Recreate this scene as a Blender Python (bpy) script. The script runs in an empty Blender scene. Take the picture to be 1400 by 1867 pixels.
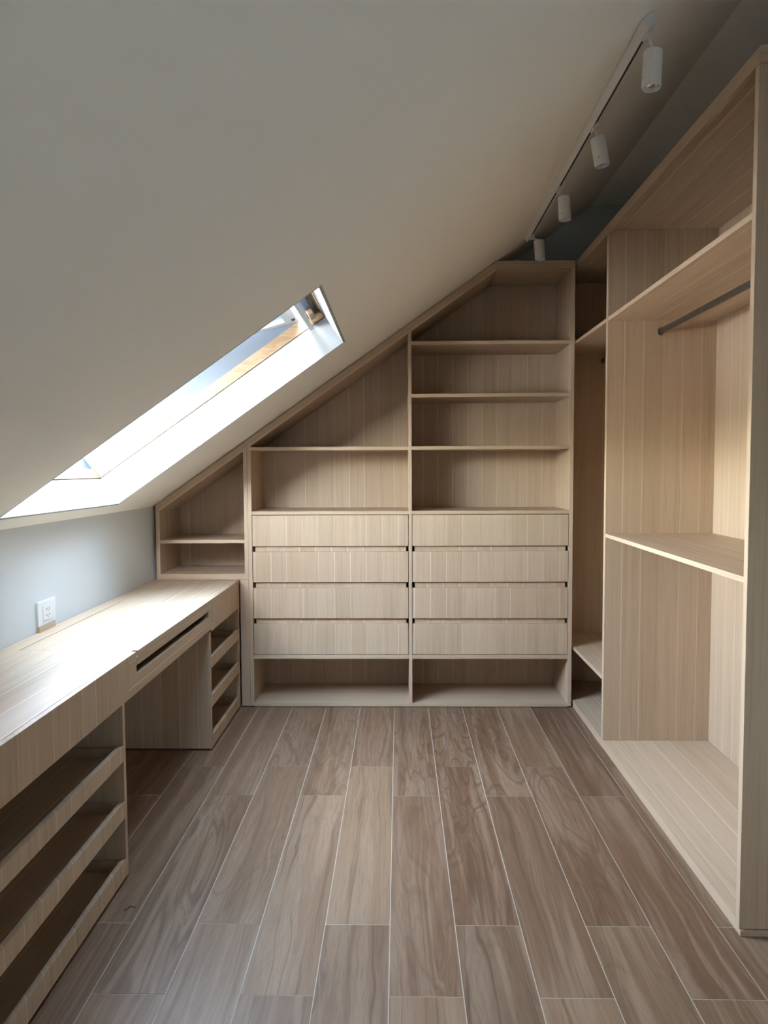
import bpy, bmesh, math, random
from mathutils import Matrix, Vector

random.seed(7)
SC = bpy.context.scene
COL = SC.collection

# ------------------------------------------------------------------ camera
cam_data = bpy.data.cameras.new('camera')
cam_data.sensor_fit = 'AUTO'
cam_data.sensor_width = 36.0
cam_data.lens = 1346.0 / 1867.0 * 36.0
cam_data.clip_start = 0.02
cam = bpy.data.objects.new('camera', cam_data)
COL.objects.link(cam)
RIGHT = Vector((0.99978709, 0.02002139, -0.00499149))
DOWN = Vector((-0.00381835, -0.05821035, -0.99829704))
FWD = Vector((-0.02027785, 0.99810355, -0.05812151))
mw = Matrix.Identity(4)
for r in range(3):
    mw[r][0] = RIGHT[r]
    mw[r][1] = -DOWN[r]
    mw[r][2] = -FWD[r]
mw[0][3], mw[1][3], mw[2][3] = 0.0, 0.0, 1.39
cam.matrix_world = mw
SC.camera = cam

# ------------------------------------------------------------------ sky, exposure
world = bpy.data.worlds.new('sky')
SC.world = world
world.use_nodes = True
wnt = world.node_tree
bg = wnt.nodes['Background']
sky = wnt.nodes.new('ShaderNodeTexSky')          # clear hazy sky, sun over the other side of the ridge
sky.sky_type = 'NISHITA'
sky.sun_disc = False
SUN_EL, SUN_AZ = math.radians(14), math.radians(115)   # azimuth from +y towards +x
sky.sun_elevation = SUN_EL
sky.sun_rotation = SUN_AZ
sky.air_density = 1.0
sky.dust_density = 3.5
sky.ozone_density = 1.0
hs = wnt.nodes.new('ShaderNodeHueSaturation')
hs.inputs['Saturation'].default_value = 0.50
wnt.links.new(sky.outputs[0], hs.inputs['Color'])
wnt.links.new(hs.outputs[0], bg.inputs['Color'])
SKY = 42.0
bg.inputs['Strength'].default_value = SKY
sun_data = bpy.data.lights.new('sun', 'SUN')     # same sun as the sky's; it stays behind the roof and lights the land outside
sun_data.energy = 12.0 * SKY
sun_data.angle = math.radians(0.53)
sun_data.color = (1.0, 0.93, 0.84)
sun = bpy.data.objects.new('sun', sun_data)
COL.objects.link(sun)
sun.location = (30, 0, 20)
sun.rotation_euler = Vector((math.sin(SUN_AZ) * math.cos(SUN_EL), math.cos(SUN_AZ) * math.cos(SUN_EL), math.sin(SUN_EL))).to_track_quat('Z', 'Y').to_euler()
SC.view_settings.view_transform = 'Standard'
SC.view_settings.look = 'None'
SC.view_settings.gamma = 1.0
SC.view_settings.use_curve_mapping = False
SC.view_settings.exposure = 0.0
SC.cycles.max_bounces = 16
SC.cycles.diffuse_bounces = 12
SC.cycles.transparent_max_bounces = 12
SC.cycles.caustics_reflective = False
SC.cycles.caustics_refractive = False
SC.cycles.use_denoising = True
SC.cycles.sample_clamp_indirect = 12.0

# ------------------------------------------------------------------ key measures (metres)
M = 0.6955                     # slope of the ceiling
K = 2.1727                     # ceiling height on the line x = 0
TH = math.atan(M)
CT, ST = math.cos(TH), math.sin(TH)
YF = 4.24                      # front of the shelving on the far wall
WX = -1.43                     # knee wall
RX = 1.005                     # wardrobe front
P0X = -1.358                   # lower edge of the skylight opening
P0Z = M * P0X + K
SKY_Y0, SKY_Y1, SKY_L = 2.478, 3.545, 1.335


def zo(x):
    return M * x + K


def slope_pt(s, y, t):         # s up the slope from the skylight's lower edge, t out through the roof
    return Vector((P0X + s * CT - t * ST, y, P0Z + s * ST + t * CT))


# ------------------------------------------------------------------ window portals (sampling hints for the sky light only)
SKY2_Y0, SKY2_Y1 = -1.05, 0.017  # second roof window behind the viewer, unseen, added for fill light
zax = Vector((-ST, 0, CT))     # lamps shine along their -Z, into the room
yax = Vector((CT, 0, ST))
xax = yax.cross(zax)
for (pa, pb) in ((SKY_Y0, SKY_Y1), (SKY2_Y0, SKY2_Y1)):
    pl = bpy.data.lights.new('skylight_portal', 'AREA')
    pl.shape = 'RECTANGLE'
    pl.size, pl.size_y = 1.10, 1.36
    pl.cycles.is_portal = True
    po = bpy.data.objects.new('skylight_portal', pl)
    COL.objects.link(po)
    pc = slope_pt(SKY_L / 2, (pa + pb) / 2, 0.15)
    pm = Matrix.Identity(4)
    for r in range(3):
        pm[r][0], pm[r][1], pm[r][2], pm[r][3] = xax[r], yax[r], zax[r], pc[r]
    po.matrix_world = pm

# ------------------------------------------------------------------ materials


def new_mat(name, rough=0.5, spec=0.5):
    m = bpy.data.materials.new(name)
    m.use_nodes = True
    b = m.node_tree.nodes['Principled BSDF']
    b.inputs['Roughness'].default_value = rough
    b.inputs['Specular IOR Level'].default_value = spec
    return m, m.node_tree, b


class NB:
    """tiny node builder"""

    def __init__(self, nt):
        self.nt = nt

    def n(self, kind, **kw):
        nd = self.nt.nodes.new(kind)
        for k, v in kw.items():
            setattr(nd, k, v)
        return nd

    def put(self, sock, v):
        if isinstance(v, bpy.types.NodeSocket):
            self.nt.links.new(v, sock)
        elif isinstance(v, (tuple, list)) and len(v) == 3 and sock.type == 'RGBA':
            sock.default_value = (*v, 1.0)
        else:
            sock.default_value = v

    def math(self, op, a, b=0.0, c=0.0, clamp=False):
        nd = self.n('ShaderNodeMath', operation=op, use_clamp=clamp)
        self.put(nd.inputs[0], a)
        self.put(nd.inputs[1], b)
        self.put(nd.inputs[2], c)
        return nd.outputs[0]

    def mix(self, f, a, b, mode='MIX'):
        nd = self.n('ShaderNodeMix', data_type='RGBA', blend_type=mode)
        self.put(nd.inputs[0], f)
        self.put(nd.inputs[6], a)
        self.put(nd.inputs[7], b)
        return nd.outputs[2]

    def xyz(self, x, y, z):
        nd = self.n('ShaderNodeCombineXYZ')
        self.put(nd.inputs[0], x)
        self.put(nd.inputs[1], y)
        self.put(nd.inputs[2], z)
        return nd.outputs[0]

    def noise(self, vec, scale=1.0, detail=2.0, rough=0.5, dist=0.0):
        nd = self.n('ShaderNodeTexNoise')
        self.put(nd.inputs['Vector'], vec)
        nd.inputs['Scale'].default_value = scale
        nd.inputs['Detail'].default_value = detail
        nd.inputs['Roughness'].default_value = rough
        nd.inputs['Distortion'].default_value = dist
        return nd.outputs['Fac']

    def white(self, vec):
        nd = self.n('ShaderNodeTexWhiteNoise', noise_dimensions='3D')
        self.put(nd.inputs['Vector'], vec)
        return nd.outputs['Value']

    def rng(self, v, a, b, c=0.0, d=1.0, smooth=True):
        nd = self.n('ShaderNodeMapRange')
        nd.interpolation_type = 'SMOOTHSTEP' if smooth else 'LINEAR'
        self.put(nd.inputs[0], v)
        self.put(nd.inputs[1], a)
        self.put(nd.inputs[2], b)
        self.put(nd.inputs[3], c)
        self.put(nd.inputs[4], d)
        return nd.outputs[0]

    def bump(self, h, dist, strength=1.0):
        nd = self.n('ShaderNodeBump')
        nd.inputs['Strength'].default_value = strength
        nd.inputs['Distance'].default_value = dist
        self.put(nd.inputs['Height'], h)
        return nd.outputs['Normal']


def oak(name, grain):
    """pale oak laminate made of narrow strips; grain runs along the axis named"""
    m, nt, b = new_mat(name, 0.5, 0.35)
    q = NB(nt)
    pos = q.n('ShaderNodeNewGeometry').outputs['Position']
    sep = q.n('ShaderNodeSeparateXYZ')
    q.put(sep.inputs[0], pos)
    x, y, z = sep.outputs
    rnd = q.n('ShaderNodeObjectInfo').outputs['Random']
    if grain == 'z':
        a, l = q.math('ADD', x, q.math('MULTIPLY', y, 1.0)), z
    elif grain == 'y':
        a, l = q.math('ADD', x, q.math('MULTIPLY', z, 1.0)), y
    elif grain == 'slope':
        a, l = q.math('ADD', y, q.math('SUBTRACT', z, q.math('MULTIPLY', x, M))), x
    else:
        a, l = q.math('ADD', y, z), x
    W = 0.0925
    wob = q.math('MULTIPLY', q.math('SUBTRACT', q.noise(q.xyz(q.math('MULTIPLY', a, 3.0), q.math('MULTIPLY', l, 5.0), rnd), 1.0, 2.0), 0.5), 0.006)
    aw = q.math('ADD', a, wob)
    u = q.math('DIVIDE', q.math('ADD', aw, 50.0 * W + 0.018), W)
    idx = q.math('FLOOR', u)
    fr = q.math('SUBTRACT', u, idx)
    rs = q.math('MULTIPLY', rnd, 31.0)
    tone = q.white(q.xyz(idx, rs, 1.0))
    show = q.white(q.xyz(idx, rs, 5.0))
    # pale joint line, some strong, some faint
    d = q.math('MULTIPLY', q.math('ABSOLUTE', q.math('SUBTRACT', fr, 0.5)), 2.0)
    line = q.math('MULTIPLY', q.rng(d, 0.935, 0.975), q.rng(show, 0.25, 0.85, 0.08, 0.95))
    # streaks: long fibres and finer pores
    off = q.math('MULTIPLY', tone, 13.0)
    s1 = q.noise(q.xyz(q.math('MULTIPLY', aw, 70.0), q.math('MULTIPLY', l, 1.3), q.math('ADD', off, rs)), 1.0, 3.0, 0.6, 0.6)
    s2 = q.noise(q.xyz(q.math('MULTIPLY', aw, 420.0), q.math('MULTIPLY', l, 7.0), off), 1.0, 2.0, 0.6)
    s3 = q.noise(q.xyz(q.math('MULTIPLY', aw, 22.0), q.math('MULTIPLY', l, 0.7), rs), 1.0, 2.0)
    c = q.mix(tone, (0.450, 0.331, 0.222), (0.496, 0.373, 0.260))
    c = q.mix(q.rng(s1, 0.46, 0.78, 0.0, 0.42), c, (0.313, 0.209, 0.129))
    c = q.mix(q.rng(s2, 0.5, 0.75, 0.0, 0.30), c, (0.292, 0.201, 0.125))
    c = q.mix(q.rng(s3, 0.45, 0.75, 0.0, 0.28), c, (0.540, 0.366, 0.249))
    c = q.mix(line, c, (0.680, 0.561, 0.408))
    q.put(b.inputs['Base Color'], c)
    q.put(b.inputs['Roughness'], q.rng(s1, 0.3, 0.7, 0.44, 0.58))
    q.put(b.inputs['Normal'], q.bump(q.math('ADD', s1, s2), 0.0003, 0.5))
    return m


OAK_Z = oak('oak_upright_grain', 'z')
OAK_Y = oak('oak_lengthwise_grain', 'y')
OAK_X = oak('oak_crosswise_grain', 'x')
OAK_S = oak('oak_grain_along_the_slope', 'slope')


def floor_mat():
    m, nt, b = new_mat('walnut_plank', 0.42, 0.32)
    q = NB(nt)
    co = q.n('ShaderNodeTexCoord').outputs['Object']
    sep = q.n('ShaderNodeSeparateXYZ')
    q.put(sep.inputs[0], co)
    x, y, z = sep.outputs
    rnd = q.n('ShaderNodeObjectInfo').outputs['Random']
    off = q.math('MULTIPLY', rnd, 60.0)
    # field whose contours make cathedral figure
    fld = q.noise(q.xyz(q.math('MULTIPLY', x, 6.5), q.math('MULTIPLY', y, 1.1), off), 1.0, 2.0, 0.45, 0.9)
    contour = q.math('SINE', q.math('MULTIPLY', fld, 46.0))
    contour2 = q.math('SINE', q.math('MULTIPLY', fld, 150.0))
    xw = q.math('ADD', x, q.math('MULTIPLY', q.math('SUBTRACT', fld, 0.5), 0.10))
    straight = q.noise(q.xyz(q.math('MULTIPLY', xw, 62.0), q.math('MULTIPLY', y, 0.55), off), 1.0, 5.0, 0.66)
    bands = q.noise(q.xyz(q.math('MULTIPLY', xw, 24.0), q.math('MULTIPLY', y, 0.35), q.math('ADD', off, 31.0)), 1.0, 2.0, 0.5)
    fine = q.noise(q.xyz(q.math('MULTIPLY', x, 330.0), q.math('MULTIPLY', y, 9.0), off), 1.0, 2.0, 0.6)
    broad = q.noise(q.xyz(q.math('MULTIPLY', x, 9.0), q.math('MULTIPLY', y, 0.9), q.math('ADD', off, 9.0)), 1.0, 2.0, 0.5, 0.7)
    oc = q.n('ShaderNodeObjectInfo').outputs['Color']
    so = q.n('ShaderNodeSeparateColor')
    q.put(so.inputs[0], oc)
    tone, red, fig = so.outputs[0], so.outputs[1], so.outputs[2]
    base = q.mix(tone, (0.098, 0.054, 0.031), (0.300, 0.190, 0.113))
    base = q.mix(q.math('MULTIPLY', red, 0.6), base, (0.180, 0.090, 0.049))
    pale = q.mix(0.60, base, (0.345, 0.240, 0.160))
    deep = q.mix(0.70, base, (0.070, 0.034, 0.019))
    mid = q.mix(0.30, base, deep)
    c = q.mix(q.rng(broad, 0.50, 0.70, 0.0, 0.85), base, pale)
    c = q.mix(q.rng(broad, 0.46, 0.28, 0.0, 0.8), c, mid)
    c = q.mix(q.rng(bands, 0.52, 0.60, 0.0, 0.55), c, pale)
    c = q.mix(q.rng(bands, 0.46, 0.38, 0.0, 0.55), c, mid)
    c = q.mix(q.rng(straight, 0.47, 0.36, 0.0, 0.5), c, pale)
    lines = q.math('MULTIPLY', q.rng(straight, 0.545, 0.64, 0.0, 1.0), q.math('SUBTRACT', 1.0, q.math('MULTIPLY', fig, 0.55)))
    vein = q.math('MULTIPLY', q.rng(contour, 0.55, 0.98), fig)
    vein2 = q.math('MULTIPLY', q.rng(contour2, 0.2, 1.0, 0.0, 0.55), fig)
    c = q.mix(q.math('MULTIPLY', q.math('MAXIMUM', lines, q.math('MAXIMUM', vein, vein2)), 0.62), c, deep)
    c = q.mix(q.rng(fine, 0.50, 0.72, 0.0, 0.35), c, deep)
    q.put(b.inputs['Base Color'], c)
    q.put(b.inputs['Roughness'], q.rng(fine, 0.3, 0.7, 0.38, 0.48))
    q.put(b.inputs['Normal'], q.bump(q.math('ADD', straight, q.math('MULTIPLY', fine, 0.4)), 0.0004, 0.4))
    return m


PLANK = floor_mat()


def plain(name, col, rough, spec=0.5, metal=0.0, speck=0.0, scale=60.0, bump=0.0):
    m, nt, b = new_mat(name, rough, spec)
    b.inputs['Metallic'].default_value = metal
    q = NB(nt)
    co = q.n('ShaderNodeTexCoord').outputs['Object']
    nz = q.noise(co, scale, 4.0, 0.6)
    q.put(b.inputs['Base Color'], q.mix(nz, tuple(v * (1 - speck) for v in col), tuple(min(1, v * (1 + speck)) for v in col)))
    if bump:
        q.put(b.inputs['Normal'], q.bump(nz, bump, 0.5))
    return m


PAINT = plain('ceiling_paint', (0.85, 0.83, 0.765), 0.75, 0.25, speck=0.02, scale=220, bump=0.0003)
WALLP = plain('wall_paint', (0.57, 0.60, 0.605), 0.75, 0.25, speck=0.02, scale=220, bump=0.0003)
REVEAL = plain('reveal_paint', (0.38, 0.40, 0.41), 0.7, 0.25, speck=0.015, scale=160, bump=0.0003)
GROUT = plain('pale_grout', (0.50, 0.44, 0.36), 0.9, 0.2, speck=0.12, scale=90)
LAMP_WHITE = plain('lamp_white_powder_coat', (0.72, 0.71, 0.68), 0.45, 0.4, speck=0.02, scale=300)
PLASTIC = plain('white_plastic', (0.66, 0.68, 0.68), 0.3, 0.5, speck=0.01)
DARK = plain('dark_slot', (0.018, 0.016, 0.015), 0.6, 0.3, speck=0.1)
PLINTH = plain('dark_plinth', (0.075, 0.045, 0.032), 0.7, 0.2, speck=0.15)
CHROME = plain('bright_reflector', (0.86, 0.86, 0.85), 0.12, 0.5, metal=1.0, speck=0.02)
STEEL = plain('brushed_rail_metal', (0.20, 0.185, 0.165), 0.38, 0.5, metal=1.0, speck=0.06, scale=300)
GREYMETAL = plain('grey_cladding', (0.075, 0.092, 0.118), 0.45, 0.5, speck=0.04, scale=40)
SASHWHITE = plain('sash_white', (0.50, 0.52, 0.535), 0.35, 0.5, speck=0.02)
INK = plain('black_ink', (0.03, 0.03, 0.03), 0.6, 0.3)


def pine_mat():
    m, nt, b = new_mat('clear_pine', 0.4, 0.4)
    q = NB(nt)
    co = q.n('ShaderNodeTexCoord').outputs['Object']
    sep = q.n('ShaderNodeSeparateXYZ')
    q.put(sep.inputs[0], co)
    x, y, z = sep.outputs
    rnd = q.math('MULTIPLY', q.n('ShaderNodeObjectInfo').outputs['Random'], 20.0)
    f = q.noise(q.xyz(q.math('MULTIPLY', x, 2.2), q.math('MULTIPLY', y, 2.2), q.math('ADD', q.math('MULTIPLY', z, 14.0), rnd)), 1.0, 2.0, 0.5, 0.8)
    ring = q.math('SINE', q.math('MULTIPLY', f, 70.0))
    c = q.mix(q.rng(ring, 0.0, 1.0, 0.0, 0.6), (0.30, 0.20, 0.115), (0.19, 0.11, 0.052))
    q.put(b.inputs['Base Color'], c)
    return m


PINE = pine_mat()


def glass_mat(name, tint, refl):
    m = bpy.data.materials.new(name)
    m.use_nodes = True
    nt = m.node_tree
    nt.nodes.clear()
    q = NB(nt)
    tr = q.n('ShaderNodeBsdfTransparent')
    tr.inputs[0].default_value = (*tint, 1)
    gl = q.n('ShaderNodeBsdfGlossy')
    gl.inputs['Roughness'].default_value = 0.03
    fr = q.n('ShaderNodeFresnel')
    fr.inputs['IOR'].default_value = 1.45
    mx = q.n('ShaderNodeMixShader')
    nt.links.new(q.math('MULTIPLY', fr.outputs[0], refl), mx.inputs[0])
    nt.links.new(tr.outputs[0], mx.inputs[1])
    nt.links.new(gl.outputs[0], mx.inputs[2])
    out = q.n('ShaderNodeOutputMaterial')
    nt.links.new(mx.outputs[0], out.inputs[0])
    return m


GLASS = glass_mat('blue_tinted_window_glass', (0.46, 0.54, 0.59), 1.0)  # tint added to cut the daylight on desk and knee wall

# ------------------------------------------------------------------ geometry helpers


def box(bm, x0, x1, y0, y1, z0, z1, fn=None):
    v = []
    for z in (z0, z1):
        for (x, y) in ((x0, y0), (x1, y0), (x1, y1), (x0, y1)):
            v.append(bm.verts.new(fn(x, y, z) if fn else (x, y, z)))
    for f in ((3, 2, 1, 0), (4, 5, 6, 7), (0, 1, 5, 4), (1, 2, 6, 5), (2, 3, 7, 6), (3, 0, 4, 7)):
        bm.faces.new([v[i] for i in f])


def prism(bm, pts, a, b, axis):
    """polygon (list of 2-tuples) extruded from a to b along axis: 'x' polygons are (y,z), 'y' are (x,z), 'z' are (x,y)"""
    def mk(p, d):
        if axis == 'x':
            return (d, p[0], p[1])
        if axis == 'y':
            return (p[0], d, p[1])
        return (p[0], p[1], d)
    A = [bm.verts.new(mk(p, a)) for p in pts]
    B = [bm.verts.new(mk(p, b)) for p in pts]
    bm.faces.new(A)
    bm.faces.new(list(reversed(B)))
    n = len(pts)
    for i in range(n):
        j = (i + 1) % n
        bm.faces.new((A[j], A[i], B[i], B[j]))


def lathe(bm, prof, seg=28, closed=False):
    """profile of (radius, z) turned about z"""
    rings = []
    for (r, z) in prof:
        if r < 1e-6:
            rings.append([bm.verts.new((0, 0, z))])
        else:
            rings.append([bm.verts.new((r * math.cos(2 * math.pi * k / seg), r * math.sin(2 * math.pi * k / seg), z)) for k in range(seg)])
    pairs = list(zip(rings[:-1], rings[1:]))
    if closed:
        pairs.append((rings[-1], rings[0]))
    for A, B in pairs:
        for k in range(seg):
            j = (k + 1) % seg
            if len(A) == 1 and len(B) == 1:
                continue
            if len(A) == 1:
                bm.faces.new((A[0], B[k], B[j]))
            elif len(B) == 1:
                bm.faces.new((A[k], A[j], B[0]))
            else:
                bm.faces.new((A[k], A[j], B[j], B[k]))


def tube(bm, p, q, rx, ry=None, seg=16, up=(0, 0, 1)):
    """solid rod from p to q; rx across, ry along 'up'"""
    ry = rx if ry is None else ry
    p, q = Vector(p), Vector(q)
    d = (q - p).normalized()
    u = Vector(up)
    if abs(d.dot(u)) > 0.95:
        u = Vector((1, 0, 0))
    s = d.cross(u).normalized()
    w = s.cross(d).normalized()
    A, B = [], []
    for k in range(seg):
        t = 2 * math.pi * k / seg
        o = s * (rx * math.cos(t)) + w * (ry * math.sin(t))
        A.append(bm.verts.new(p + o))
        B.append(bm.verts.new(q + o))
    bm.faces.new(A)
    bm.faces.new(list(reversed(B)))
    for k in range(seg):
        j = (k + 1) % seg
        bm.faces.new((A[j], A[k], B[k], B[j]))


def finish(name, bm, mat, parent=None, origin=None, bevel=0.0, smooth=False, label=None, kind=None):
    """turn bm (world coordinates) into ONE mesh object; origin moves its pivot"""
    bmesh.ops.recalc_face_normals(bm, faces=bm.faces)
    o3 = Vector(origin) if origin is not None else Vector((0, 0, 0))
    base = o3
    bmesh.ops.translate(bm, verts=bm.verts, vec=-base)
    me = bpy.data.meshes.new(name)
    bm.to_mesh(me)
    bm.free()
    me.materials.append(mat)
    if smooth:
        for p in me.polygons:
            p.use_smooth = True
    ob = bpy.data.objects.new(name, me)
    COL.objects.link(ob)
    if parent is not None:
        ob.parent = parent
        ob.location = base - Vector(parent['at'])
        ob['at'] = list(base)
    else:
        ob.location = base
        ob['at'] = list(base)
    if bevel:
        md = ob.modifiers.new('edge', 'BEVEL')
        md.width = bevel
        md.segments = 2
        md.limit_method = 'ANGLE'
        md.angle_limit = math.radians(40)
    if smooth:
        md = ob.modifiers.new('split', 'EDGE_SPLIT')
        md.split_angle = math.radians(35)
    if label:
        ob['label'] = label
    if kind:
        ob['kind'] = kind
    return ob


def thing(name, label, cat, at, group=None, kind=None):
    o = bpy.data.objects.new(name, None)
    o.empty_display_size = 0.05
    COL.objects.link(o)
    o.location = at
    o['at'] = list(at)
    if label:
        o['label'] = label
    if cat:
        o['category'] = cat
    if group:
        o['group'] = group
    if kind:
        o['kind'] = kind
    return o


def board(name, par, mat, x0, x1, y0, y1, z0, z1, bevel=0.0008, label=None):
    bm = bmesh.new()
    box(bm, x0, x1, y0, y1, z0, z1)
    return finish(name, bm, mat, par, ((x0 + x1) / 2, (y0 + y1) / 2, z0), bevel, label=label)


def panel(name, par, mat, pts, a, b, axis, bevel=0.0008, label=None):
    bm = bmesh.new()
    prism(bm, pts, a, b, axis)
    c = Vector((0, 0, 0))
    for v in bm.verts:
        c += v.co
    c /= len(bm.verts)
    return finish(name, bm, mat, par, c, bevel, label=label)


# ------------------------------------------------------------------ room shell
# floor: grout bed with every plank a piece of its own
bm = bmesh.new()
box(bm, -1.43, 1.56, -1.7, 4.66, -0.06, -0.0007)
floor = finish('floor', bm, GROUT, None, (0, 1.5, -0.06), kind='structure')
floor['label'] = 'brown wood-look plank floor with pale grout joints'
PW, PLN, GAP = 0.198, 1.2, 0.0026
kA, kB = 3.378, 3.071
plank_mesh = {}


def plank_shape(w, l):
    key = (round(w, 4), round(l, 4))
    if key not in plank_mesh:
        b2 = bmesh.new()
        box(b2, -w / 2, w / 2, -l / 2, l / 2, -0.011, 0.0)
        bmesh.ops.recalc_face_normals(b2, faces=b2.faces)
        me = bpy.data.meshes.new('plank')
        b2.to_mesh(me)
        b2.free()
        me.materials.append(PLANK)
        plank_mesh[key] = me
    return plank_mesh[key]


col_of = {}
for k in range(-8, 9):
    x0, x1 = -0.032 + PW * k, -0.032 + PW * (k + 1)
    x0, x1 = max(x0, -1.43), min(x1, 1.56)
    if x1 - x0 < 0.02:
        continue
    # joint family of each column, read off the photograph
    fam = {-1: 'A', 0: 'B', 1: 'A', 2: 'B', 3: 'A', 4: 'B', -2: 'B', -3: 'A', -4: 'B', -5: 'A', -6: 'B'}.get(k, 'A' if k % 2 else 'B')
    j0 = kA if fam == 'A' else kB
    tones = {-1: ((.45, .75, .3), (1.0, .25, .1), (.5, .35, .1)), 0: ((.45, .4, .9), (.5, .8, .5), (.8, .3, .1)),
             1: ((.5, .45, 1.0), (.2, .95, 1.0), (.25, .3, .3)), 2: ((.4, .8, .9), (.35, .5, .0), (.7, .2, .1)),
             3: ((.45, .4, .2), (.2, .9, .8), (.45, .3, .3)), 4: ((.15, .5, .3), (.15, .9, .4), (.4, .4, .2)),
             -2: ((.65, .6, .7), (.85, .35, .2), (.5, .3, .1)), -3: ((.7, .4, .9), (.75, .6, .5), (.8, .3, .3)),
             -4: ((.7, .45, .2), (.55, .55, 1.0), (.6, .35, .3)), -5: ((.5, .5, .2), (.45, .5, .3), (.4, .5, .2))}.get(k)
    js = sorted({round(j0 + PLN * i, 4) for i in range(-6, 3)})
    js = [-1.7] + [j for j in js if -1.6 < j < 4.6] + [4.66]
    for a, b_ in zip(js[:-1], js[1:]):
        w, l = x1 - x0 - GAP, b_ - a - GAP
        ob = bpy.data.objects.new('plank', plank_shape(w, l))
        COL.objects.link(ob)
        row = 0 if b_ > j0 + 0.05 else (1 if b_ > j0 - 0.05 else 2)
        ob.color = (*(tones[row] if tones else (random.uniform(.3, .7), random.uniform(.3, .7), random.uniform(0, .8))), 1.0)
        ob.parent = floor
        ob.location = Vector(((x0 + x1) / 2, (a + b_) / 2, random.uniform(-0.0003, 0.0003))) - Vector(floor['at'])

# unseen land outside, added to bounce sunlight in through the roof windows
GROUND = plain('pale_dry_ground', (0.33, 0.345, 0.34), 0.95, 0.1, speck=0.2, scale=0.3)
bm = bmesh.new()
box(bm, -300, 300, -300, 300, -3.6, -3.4)
gr = finish('ground', bm, GROUND, None, (0, 0, -3.6), kind='structure')
gr['label'] = 'land outside, below the attic'

# walls
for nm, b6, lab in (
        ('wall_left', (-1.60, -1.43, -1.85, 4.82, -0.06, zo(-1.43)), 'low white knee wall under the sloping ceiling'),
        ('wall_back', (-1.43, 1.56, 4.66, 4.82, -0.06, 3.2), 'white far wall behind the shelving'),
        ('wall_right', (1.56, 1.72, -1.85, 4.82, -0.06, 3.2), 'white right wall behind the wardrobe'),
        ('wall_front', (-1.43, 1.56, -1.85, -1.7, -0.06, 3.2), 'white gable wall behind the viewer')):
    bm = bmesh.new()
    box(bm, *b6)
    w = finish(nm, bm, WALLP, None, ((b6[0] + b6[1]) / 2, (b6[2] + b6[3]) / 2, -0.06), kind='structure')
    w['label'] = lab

# ceiling: sloping slab with the skylight opening, then a level strip along the ridge
bm = bmesh.new()
sl = lambda s, y, t: slope_pt(s, y, t)
S0, S1 = -0.42, (1.19 - P0X) / CT
TC = 0.16
LT = 0.012                      # lining thickness
for (ya, yb) in ((-1.85, SKY2_Y0 - LT), (SKY2_Y1 + LT, SKY_Y0 - LT), (SKY_Y1 + LT, 4.82)):
    box(bm, S0, S1, ya, yb, 0.0, TC, sl)
for (ya, yb) in ((SKY_Y0 - LT, SKY_Y1 + LT), (SKY2_Y0 - LT, SKY2_Y1 + LT)):
    box(bm, S0, -LT, ya, yb, 0.0, TC, sl)
    box(bm, SKY_L + LT, S1, ya, yb, 0.0, TC, sl)
box(bm, 1.10, 1.72, -1.85, 4.82, M * 1.19 + K, M * 1.19 + K + 0.22)
ceil = finish('ceiling', bm, PAINT, None, (0, 1.5, 2.2), kind='structure')
ceil['label'] = 'white sloping ceiling rising to a level strip above the wardrobe'

# ------------------------------------------------------------------ skylight (window_1)

def sbox(par, name, mat, s0, s1, y0, y1, t0, t1, bevel=0.001, label=None):
    b2 = bmesh.new()
    box(b2, s0, s1, y0, y1, t0, t1, sl)
    return finish(name, b2, mat, par, slope_pt((s0 + s1) / 2, (y0 + y1) / 2, t0), bevel, label=label)


def sboxes(par, name, mat, lst, bevel=0.001, label=None, fn=sl):
    b2 = bmesh.new()
    for q6 in lst:
        box(b2, *q6, fn)
    q6 = lst[0]
    return finish(name, b2, mat, par, fn((q6[0] + q6[1]) / 2, (q6[2] + q6[3]) / 2, q6[4]), bevel, label=label)


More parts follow.
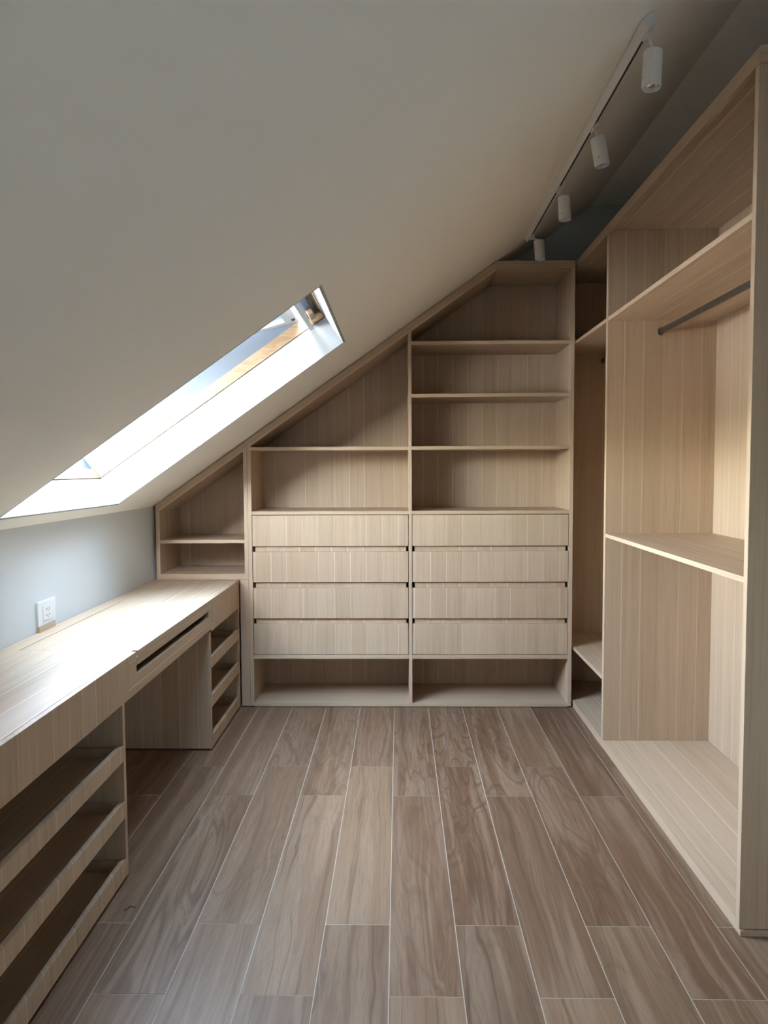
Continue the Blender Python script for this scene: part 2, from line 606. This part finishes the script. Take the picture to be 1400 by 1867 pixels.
def roof_window(name, Y0, Y1, lab, opened):
    win = thing(name, lab, None, slope_pt(0, Y1, 0), kind='structure')
    R0 = 0.148
    RV = 0.012
    # painted reveal boards lining the opening
    sbox(win, 'reveal_board', REVEAL, -RV, 0.0, Y0 - RV, Y1 + RV, 0.0, R0, label='white lower reveal board')
    sbox(win, 'reveal_board', REVEAL, SKY_L, SKY_L + RV, Y0 - RV, Y1 + RV, 0.0, R0, label='white upper reveal board')
    sbox(win, 'reveal_board', REVEAL, 0.0, SKY_L, Y1, Y1 + RV, 0.0, R0, label='white far reveal board')
    sbox(win, 'reveal_board', REVEAL, 0.0, SKY_L, Y0 - RV, Y0, 0.0, R0, label='white near reveal board')
    # fixed pine frame
    FT0, FT1 = R0 + 0.003, R0 + 0.056
    fw = 0.05
    sbox(win, 'frame_member', PINE, -fw + 0.002, 0.004, Y0 - fw, Y1 + fw, FT0, FT1, label='pine bottom frame member')
    sbox(win, 'frame_member', PINE, SKY_L - 0.004, SKY_L + fw, Y0 - fw, Y1 + fw, FT0, FT1, label='pine top frame member')
    fr_far = sbox(win, 'frame_member', PINE, 0.005, SKY_L - 0.005, Y1 - 0.003, Y1 + fw, FT0, FT1, label='pine far frame member')
    sbox(win, 'frame_member', PINE, 0.005, SKY_L - 0.005, Y0 - fw, Y0 + 0.003, FT0, FT1, label='pine near frame member')
    # screw plug in the far member, near its foot
    bm = bmesh.new()
    c0 = slope_pt(0.055, Y1 - 0.0035, FT0 + 0.028)
    tube(bm, c0, c0 + Vector((0, 0.004, 0)), 0.007, seg=14)
    finish('screw_plug', bm, STEEL, fr_far, c0, label='small grey screw plug')
    # grey metal lining above the wood, out to the weather
    GT0, GT1 = FT1, FT1 + 0.10
    g = 0.03
    sbox(win, 'outer_lining', GREYMETAL, -g - 0.012, -0.012, Y0 - g, Y1 + g, GT0, GT1 - 0.02, label='grey metal bottom lining')
    sbox(win, 'outer_lining', GREYMETAL, SKY_L + 0.012, SKY_L + g + 0.012, Y0 - g, Y1 + g, GT0, GT1, label='grey metal top lining')
    sbox(win, 'outer_lining', GREYMETAL, -0.012, SKY_L + 0.012, Y1 + 0.008, Y1 + g + 0.008, GT0, GT1, label='grey metal far lining')
    sbox(win, 'outer_lining', GREYMETAL, -0.012, SKY_L + 0.012, Y0 - g - 0.008, Y0 - 0.008, GT0, GT1, label='grey metal near lining')
    # opened sash, hinged near the top, its lower edge lifted out of the roof
    HS, HT, ANG = 1.230, FT1 - 0.004, math.radians(opened)


    def sash(s, y, t):
        ds = s - HS
        ss = HS + ds * math.cos(ANG) + t * math.sin(ANG)
        tt = HT - ds * math.sin(ANG) + t * math.cos(ANG)
        return slope_pt(ss, y, tt)


    sy0, sy1 = Y0 + 0.012, Y1 - 0.004
    sh = sboxes(win, 'sash_frame', SASHWHITE, [
        (0.0, HS - 0.01, sy1 - 0.055, sy1, 0.0, 0.05), (0.0, HS - 0.01, sy0, sy0 + 0.055, 0.0, 0.05),
        (0.0, 0.06, sy0 + 0.055, sy1 - 0.055, 0.0, 0.05), (HS - 0.07, HS - 0.01, sy0 + 0.055, sy1 - 0.055, 0.0, 0.05)],
        fn=sash, label='white opened sash frame')
    sboxes(sh, 'pane', GLASS, [(0.05, HS - 0.06, sy0 + 0.045, sy1 - 0.045, 0.02, 0.026)], bevel=0, fn=sash, label='blue-grey tinted glass pane')
    # ventilation bar and fittings at the head of the window
    sbox(win, 'ventilation_bar', SASHWHITE, 1.238, 1.261, Y0 + 0.004, Y1 - 0.004, R0 - 0.010, R0 + 0.016, bevel=0.004, label='white bar across the head of the window')
    sbox(win, 'head_plate', GREYMETAL, 1.2615, 1.302, Y0 + 0.004, Y1 - 0.004, FT1 - 0.016, FT1 - 0.006, label='grey plate beside the bar')
    sbox(win, 'hinge_block', PINE, 1.270, 1.298, Y1 - 0.16, Y1 - 0.04, FT0 + 0.010, FT1 - 0.0165, bevel=0.004, label='pale wooden hinge block')
    sbox(win, 'head_gasket', DARK, 1.303, 1.318, Y0 + 0.004, Y1 - 0.004, FT1 - 0.018, FT1 - 0.006, label='black gasket strip')  # shade of the open gap put in as a black strip
    sbox(win, 'head_panel', PINE, 1.262, 1.334, Y0 + 0.004, Y1 - 0.004, FT1 - 0.0055, FT1 + 0.006, label='shaded wooden head panel')
    b3 = bmesh.new()
    box(b3, 1.195, 1.212, sy1 - 0.085, sy1 - 0.070, -0.007, 0.0, sash)
    finish('latch', b3, DARK, sh, sash(1.2, sy1 - 0.08, 0.0), label='small black latch')


roof_window('window_1', SKY_Y0, SKY_Y1, 'opened roof window in the sloping ceiling above the desk, with pine frame', 19.0)
roof_window('window_2', SKY2_Y0, SKY2_Y1, 'roof window in the sloping ceiling behind the viewer', 8.0)  # out of view, added to brighten the near half of the room

# ------------------------------------------------------------------ shelving on the far wall
cab = thing('shelving_cabinet', 'tall pale oak shelving cabinet across the far wall, with eight drawers and a sloped top', 'cabinet', (0.05, 4.44, 0.0))
YB = 4.64
XL0, XL1 = -0.873, -0.851
XR0, XR1 = 0.974, 0.996
XD0, XD1 = 0.055, 0.074
CLR = 0.005
TS = 0.055
zi = lambda x: zo(x) - TS
XM = 0.554
ztop = 2.555
panel('side_panel', cab, OAK_Z, [(XL0, 0.008), (XL1, 0.008), (XL1, zi(XL1)), (XL0, zi(XL0))], YF, YB, 'y')
board('side_panel', cab, OAK_Z, XR0, XR1, YF, YB, 0.008, 2.512)
panel('divider', cab, OAK_Z, [(XD0, 0.0245), (XD1, 0.0245), (XD1, zi(XD1)), (XD0, zi(XD0))], YF + 0.001, YB, 'y')
panel('sloped_top', cab, OAK_S, [(XL0, zi(XL0)), (XM, zi(XM)), (XM, zo(XM) - CLR), (XL0, zo(XL0) - CLR)], YF - 0.001, YB, 'y')
board('top_panel', cab, OAK_X, XM + 0.0005, XR1, YF - 0.001, YB, 2.5125, ztop)
panel('back_panel', cab, OAK_Z, [(XL0, 0.008), (XR1, 0.008), (XR1, ztop), (XM, ztop), (XL0, zo(XL0) - CLR)], YB, YB + 0.01, 'y', 0)
board('bottom_panel', cab, OAK_X, XL1, XR0, YF + 0.001, YB, 0.004, 0.024)
board('plinth', cab, PLINTH, XL0 + 0.004, XR1 - 0.004, YF + 0.010, YF + 0.024, 0.0, 0.0038, 0)
for (x0, x1, zs) in ((XL1, XD0, (1.519, 1.149)), (XD1, XR0, (2.113, 1.817, 1.519, 1.149))):
    for zt in zs:
        board('shelf', cab, OAK_X, x0, x1, YF + 0.002, YB, zt - 0.020, zt)
    board('shelf', cab, OAK_X, x0, x1, YF + 0.002, YB, 0.286, 0.310)
board('filler_panel', cab, OAK_Z, -0.9255, -0.8745, YF + 0.004, YF + 0.022, 0.006, 0.751)
for (x0, x1) in ((XL1 + 0.003, XD0 - 0.003), (XD1 + 0.003, XR0 - 0.003)):
    for (z0, z1) in ((0.946, 1.1255), (0.737, 0.914), (0.525, 0.703), (0.3135, 0.493)):
        d = board('drawer', cab, OAK_Z, x0, x1, YF + 0.001, YF + 0.019, z0, z1)
        bm = bmesh.new()
        a, b_, y0, y1, h0 = x0 + 0.012, x1 - 0.012, YF + 0.0195, YB - 0.04, z0 + 0.012
        h1 = (z1 + 0.029) if z1 < 1.1 else z1 - 0.012
        box(bm, a, b_, y0, y0 + 0.012, h0, h1)
        box(bm, a, b_, y1 - 0.012, y1, h0, h1 - 0.03)
        box(bm, a, a + 0.012, y0 + 0.012, y1 - 0.012, h0, h1 - 0.03)
        box(bm, b_ - 0.012, b_, y0 + 0.012, y1 - 0.012, h0, h1 - 0.03)
        box(bm, a + 0.012, b_ - 0.012, y0 + 0.012, y1 - 0.012, h0, h0 + 0.008)
        finish('drawer_box', bm, OAK_Z, d, ((a + b_) / 2, y0, h0))

# small unit standing on the far end of the desk
cs = thing('corner_shelf', 'small two-tier oak shelf unit with sloped top standing on the far end of the desk', 'shelf unit', (-1.14, 4.44, 0.7505))
CX0, CX1, CX2, CX3 = -1.410, -1.388, -0.8955, -0.8735
panel('side_panel', cs, OAK_Z, [(CX0, 0.786), (CX1, 0.786), (CX1, zi(CX1)), (CX0, zi(CX0))], YF, YB, 'y')
panel('side_panel', cs, OAK_Z, [(CX2, 0.786), (CX3, 0.786), (CX3, zi(CX3)), (CX2, zi(CX2))], YF, YB, 'y')
panel('sloped_top', cs, OAK_S, [(CX0, zi(CX0)), (CX3, zi(CX3)), (CX3, zo(CX3) - CLR), (CX0, zo(CX0) - CLR)], YF - 0.001, YB, 'y')
board('bottom_panel', cs, OAK_X, CX0, CX3, YF + 0.0005, YB, 0.7525, 0.786)
board('shelf', cs, OAK_X, CX1, CX2, YF + 0.002, YB, 0.965, 0.985)
panel('back_panel', cs, OAK_Z, [(CX0, 0.753), (CX3, 0.753), (CX3, zo(CX3) - CLR), (CX0, zo(CX0) - CLR)], YB, YB + 0.01, 'y', 0)

# ------------------------------------------------------------------ desk under the skylight
DX = -0.93                     # front face
WY0 = 1.10                     # near end, outside the frame
LY0, LY1, LX0 = 2.573, 3.547, -1.359
desk = thing('desk_worktop', 'long pale oak worktop under the skylight with a flip-up lid over the knee space', 'worktop', (-1.18, 2.9, 0.604))
panel('top_board', desk, OAK_Y, [(WX + 0.002, WY0), (DX - 0.0185, WY0), (DX - 0.0185, LY0), (LX0, LY0), (LX0, LY1), (DX - 0.0185, LY1),
                                 (DX - 0.0185, 4.236), (DX, 4.236), (DX, 4.636), (WX + 0.002, 4.636)], 0.730, 0.7505, 'z')
board('front_apron', desk, OAK_Z, DX - 0.0175, DX, WY0, 2.4745, 0.604, 0.7505)
board('front_apron', desk, OAK_Z, DX - 0.0175, DX, 3.6015, 4.236, 0.592, 0.7505)
panel('compartment_front', desk, OAK_Y, [(2.476, 0.604), (3.600, 0.604), (3.600, 0.7505), (3.5455, 0.7505), (3.5455, 0.671), (2.5575, 0.671), (2.5575, 0.7505), (2.476, 0.7505)],
      DX - 0.0175, DX, 'x')
lid = board('lid', desk, OAK_Y, LX0 + 0.0045, DX, LY0 + 0.002, LY1 - 0.002, 0.7305, 0.7505, label='flip-up lid let into the worktop')
board('lid_edge', lid, OAK_Y, DX - 0.0175, DX, 2.559, 3.5440, 0.7005, 0.7300)
bm = bmesh.new()
box(bm, LX0 - 0.015, DX - 0.0175, 2.50, 3.57, 0.606, 0.618)
box(bm, LX0 - 0.015, LX0, 2.50, 3.57, 0.618, 0.7295)
box(bm, LX0, DX - 0.0175, 2.50, 2.515, 0.618, 0.7295)
box(bm, LX0, DX - 0.0175, 3.555, 3.57, 0.618, 0.7295)
finish('compartment_box', bm, OAK_Y, desk, (-1.15, 3.03, 0.606))


def tray_cabinet(label, y0, y1, ztop, zmid):
    t = thing('tray_cabinet', label, 'cabinet', (-1.17, (y0 + y1) / 2, 0.0), 'tray cabinets under the worktop')
    xb = WX + 0.012
    board('side_panel', t, OAK_Z, xb, DX - 0.001, y0, y0 + 0.018, 0.010, ztop)
    board('side_panel', t, OAK_Z, xb, DX - 0.001, y1 - 0.020, y1, 0.010, ztop)
    board('back_panel', t, OAK_Z, xb - 0.008, xb, y0, y1, 0.010, ztop, 0)
    board('plinth', t, PLINTH, xb, DX - 0.012, y0 + 0.004, y1 - 0.004, 0.0, 0.0095, 0)
    for (a, b_, c) in zmid:
        tr = board('tray', t, OAK_Y, xb + 0.004, DX - 0.0195, y0 + 0.019, y1 - 0.021, a + 0.004, a + 0.018)
        board('front_rail', tr, OAK_Z, DX - 0.019, DX - 0.001, y0 + 0.0185, y1 - 0.0205, a, b_)
        for (ya, yb) in ((y0 + 0.020, y0 + 0.030), (y1 - 0.032, y1 - 0.022)):
            board('tray_side', tr, OAK_Y, xb + 0.004, DX - 0.0195, ya, yb, a + 0.0185, b_ - 0.006)
    return t


RAILS = ((0.410, 0.465, 0), (0.215, 0.272, 0), (0.012, 0.074, 0))
tray_cabinet('long oak tray cabinet under the near end of the worktop, closest to the viewer', WY0 + 0.02, 2.438, 0.6035, RAILS)
tray_cabinet('narrow oak tray cabinet under the far end of the worktop, beside the drawers', 3.567, 4.234, 0.5915, RAILS)

# ------------------------------------------------------------------ wardrobe along the right wall
wd = thing('wardrobe', 'open pale oak wardrobe along the right wall with hanging rail and shelves', 'wardrobe', (1.28, 3.2, 0.0))
EY0, EY1 = 2.140, 2.164
DV0, DV1 = 3.612, 3.642
FY0, FY1 = 4.634, 4.652
BX = 1.526
board('end_panel', wd, OAK_Z, RX + 0.001, 1.548, EY0, EY1, 0.0185, 2.509)
board('divider', wd, OAK_Z, RX + 0.001, BX, DV0, DV1, 0.0405, 2.5235)
board('side_panel', wd, OAK_Z, RX + 0.001, BX, FY0, FY1, 0.0405, 2.5235)
board('back_panel', wd, OAK_Z, BX, BX + 0.012, EY1, FY1, 0.0185, 2.5235, 0)
board('top_panel', wd, OAK_Y, RX + 0.0185, 1.548, EY0, FY1, 2.524, 2.544)
board('fascia', wd, OAK_Y, RX, RX + 0.018, EY0, FY1, 2.510, 2.555)
board('fascia', wd, OAK_X, RX, 1.548, EY0 - 0.009, EY0 - 0.0005, 2.510, 2.555)
board('bottom_panel', wd, OAK_Y, RX + 0.001, BX, EY1, FY1, 0.0200, 0.0400)
board('plinth', wd, OAK_Y, RX + 0.003, RX + 0.018, EY0, FY1, 0.0, 0.0195)
board('plinth', wd, OAK_X, RX + 0.002, 1.548, EY0 - 0.006, EY0 - 0.0005, 0.0, 0.018)
for (y0, y1, zt, th) in ((EY1, DV0, 2.113, 0.019), (DV1, FY0, 2.113, 0.019), (EY1, DV0, 1.070, 0.018), (DV1, FY0, 0.356, 0.018)):
    board('shelf', wd, OAK_Y, RX + 0.002, BX, y0, y1, zt - th, zt)
for (ya, yb, px, pz) in ((EY1, DV0, 1.258, 2.043), (DV1, FY0, 1.264, 2.052)):
    bm = bmesh.new()
    tube(bm, (px, ya + 0.003, pz), (px, yb - 0.003, pz), 0.0085, 0.014, 24)
    rl = finish('hanging_rail', bm, STEEL, wd, (px, ya, pz), smooth=True, label='dark grey oval hanging rail')
    for (ye, yf) in ((ya, ya + 0.004), (yb - 0.004, yb)):
        bm = bmesh.new()
        tube(bm, (px, ye, pz), (px, yf, pz), 0.0135, 0.019, 24)
        finish('rail_flange', bm, STEEL, rl, (px, ye, pz), smooth=True)

# ------------------------------------------------------------------ light track and its four spotlights
TX = 0.690                     # track's lower-left contact line on the ceiling
TY0, TY1 = 2.180, 4.130
TWd, THt = 0.031, 0.031
ts0 = (TX - P0X) / CT


def trk(s, y, d):              # d below the ceiling, square to it
    return slope_pt(ts0 + s, y, -d)


track = thing('light_track', 'long white track rail with a dark slot fixed along the sloping ceiling', 'light track', trk(TWd / 2, (TY0 + TY1) / 2, 0))
bm = bmesh.new()
e = 0.0015
box(bm, 0.0, 0.0055, TY0, TY1, e, THt, trk)
box(bm, TWd - 0.0055, TWd, TY0, TY1, e, THt, trk)
box(bm, 0.0055, TWd - 0.0055, TY0, TY1, e, 0.012, trk)
finish('rail_body', bm, LAMP_WHITE, track, trk(0.0155, TY0, 0), 0.0006)
bm = bmesh.new()
box(bm, 0.0057, TWd - 0.0057, TY0 + 0.031, TY1 - 0.002, 0.0122, 0.027, trk)
finish('slot', bm, DARK, track, trk(0.0155, TY0, 0.012), label='dark conductor slot')
for (ya, yb, nm) in ((TY0 - 0.012, TY0 - 0.0003, 'end_cap'), (TY1 + 0.0003, TY1 + 0.010, 'end_cap')):
    bm = bmesh.new()
    box(bm, 0.0, TWd, ya, yb, e, THt + 0.001, trk)
    finish(nm, bm, LAMP_WHITE, track, trk(0.0155, ya, 0), 0.001)
bm = bmesh.new()
box(bm, 0.0060, TWd - 0.0060, TY0 + 0.0002, TY0 + 0.030, 0.0122, THt - 0.001, trk)
finish('feed_block', bm, LAMP_WHITE, track, trk(0.0155, TY0, 0.01), 0.0008)

spots = [  # joint y, body top (x, z), body bottom (x, z), turn of the printed mark, label
    (2.215, (0.736, 2.585), (0.733, 2.484), 3.35, 'white cylinder spotlight at the near end of the ceiling track'),
    (2.800, (0.7356, 2.591), (0.7527, 2.4977), 4.1, 'white cylinder spotlight second along the track from the viewer'),
    (3.400, (0.744, 2.599), (0.750, 2.500), 3.9, 'white cylinder spotlight third along the track from the viewer'),
    (4.070, (0.758, 2.610), (0.767, 2.511), 1.6, 'white cylinder spotlight at the far end of the track, above the shelving'),
]
BODY_R, BODY_H = 0.0272, 0.104


def tilt(top, bot, y):
    a, b_ = Vector((top[0], y, top[1])), Vector((bot[0], y, bot[1]))
    z = (a - b_).normalized()
    x = Vector((0, 1, 0)).cross(z).normalized()
    yv = z.cross(x)
    m = Matrix.Identity(4)
    for r in range(3):
        m[r][0], m[r][1], m[r][2], m[r][3] = x[r], yv[r], z[r], b_[r]
    return m


for (y, top, bot, mk, lab) in spots:
    joint = trk(TWd / 2, y, THt)
    sp = thing('spotlight', lab, 'spotlight', tuple(joint), 'spotlights on the ceiling track')
    T = tilt(top, bot, y)
    # adapter clipped into the slot
    bm = bmesh.new()
    box(bm, 0.0060, TWd - 0.0060, y - 0.028, y + 0.028, 0.0272, THt + 0.002, trk)
    box(bm, 0.004, TWd - 0.004, y - 0.020, y + 0.020, THt + 0.0022, THt + 0.009, trk)
    finish('adapter', bm, LAMP_WHITE, sp, joint, 0.001)
    # arm
    a = trk(TWd / 2, y, THt + 0.009)
    b_ = T @ Vector((0, 0, BODY_H + 0.002))
    bm = bmesh.new()
    tube(bm, a, a.lerp(b_, 0.22), 0.0078, seg=16)
    tube(bm, a.lerp(b_, 0.20), b_, 0.0052, seg=16)
    finish('arm', bm, LAMP_WHITE, sp, a, smooth=True)
    # body: an open tube with a closed, slightly rounded top
    r, h = BODY_R, BODY_H
    bm = bmesh.new()
    lathe(bm, [(0.0, h), (r - 0.003, h), (r, h - 0.003), (r, 0.001), (r - 0.0008, 0.0), (r - 0.0022, 0.0), (r - 0.0025, 0.001), (r - 0.0025, 0.060), (0.0, 0.060)], 36)
    bmesh.ops.transform(bm, matrix=T, verts=bm.verts)
    body = finish('lamp_body', bm, LAMP_WHITE, sp, T @ Vector((0, 0, h)), smooth=True)
    bm = bmesh.new()
    lathe(bm, [(r - 0.004, 0.013), (r - 0.010, 0.036), (r - 0.016, 0.046)], 36)
    bmesh.ops.transform(bm, matrix=T, verts=bm.verts)
    finish('reflector', bm, CHROME, body, T @ Vector((0, 0, 0.02)), smooth=True, label='bright reflector cone')
    bm = bmesh.new()
    lathe(bm, [(0.0, 0.047), (r - 0.0155, 0.047), (r - 0.0155, 0.052), (0.0, 0.052)], 24)
    bmesh.ops.transform(bm, matrix=T, verts=bm.verts)
    finish('lens', bm, PLASTIC, body, T @ Vector((0, 0, 0.047)), smooth=True)
    # small printed mark low on the side
    bm = bmesh.new()
    for (q0, q1, zc, zh) in ((-0.16, -0.02, 0.0260, 0.0010), (0.0, 0.14, 0.0272, 0.0010), (0.16, 0.24, 0.0285, 0.0008)):
        n = 4
        vs = [[(T @ Vector((rr * math.cos(mk + q0 + (q1 - q0) * i / n), rr * math.sin(mk + q0 + (q1 - q0) * i / n), zc + dz)))
               for i in range(n + 1)] for (rr, dz) in ((r + 0.0001, -zh), (r + 0.0001, zh))]
        A = [bm.verts.new(v) for v in vs[0]]
        B = [bm.verts.new(v) for v in vs[1]]
        for i in range(n):
            bm.faces.new((A[i], A[i + 1], B[i + 1], B[i]))
    finish('printed_mark', bm, INK, body, T @ Vector((0, 0, 0.027)), label='tiny black printed mark')

# ------------------------------------------------------------------ wall outlet above the worktop
OY0, OY1, OZ0, OZ1 = 2.848, 2.994, 0.774, 0.871
ox = WX + 0.0005
outlet = thing('wall_outlet', 'white square power outlet on the knee wall just above the worktop', 'outlet', (ox, (OY0 + OY1) / 2, OZ0))
oc = ((OY0 + OY1) / 2, (OZ0 + OZ1) / 2)
board('face_plate', outlet, PLASTIC, ox, ox + 0.011, OY0, OY1, OZ0, OZ1, 0.002)
iw, ih = 0.040, 0.030
ins = board('socket_insert', outlet, PLASTIC, ox + 0.0111, ox + 0.0135, oc[0] - iw, oc[0] + iw, oc[1] - ih, oc[1] + ih, 0.001)
for dz in (0.0125, -0.0125):
    for (dy, hz, hy) in ((-0.010, 0.0045, 0.0017), (0.010, 0.0045, 0.0017), (0.0, 0.0026, 0.0026)):
        zc = oc[1] + dz + (-0.0065 if dy == 0 else 0.001)
        board('socket_hole', ins, INK, ox + 0.0134, ox + 0.0137, oc[0] + dy - hy, oc[0] + dy + hy, zc - hz, zc + hz, 0)
bm = bmesh.new()
box(bm, ox, ox + 0.012, OY0 + 0.002, OY1 - 0.008, 0.7507, 0.7735)
shim = finish('wood_shim', bm, OAK_Y, None, (ox, oc[0], 0.7507), 0.0006)
shim['label'] = 'small oak offcut filling the gap beneath the white outlet'
shim['category'] = 'offcut'

# ------------------------------------------------------------------ litter on the floor
bm = bmesh.new()
pts = [(-0.872, 2.238), (-0.860, 2.262), (-0.842, 2.254)]
for a, b_ in zip(pts[:-1], pts[1:]):
    tube(bm, (a[0], a[1], 0.0019), (b_[0], b_[1], 0.0019), 0.0013, seg=6)
sp = finish('wood_splinter', bm, PLINTH, None, (-0.860, 2.255, 0.0005))
sp['label'] = 'tiny bent dark splinter lying on the floor beside the near cabinet'
sp['category'] = 'splinter'

for ob in bpy.data.objects:
    if 'at' in ob.keys():
        del ob['at']
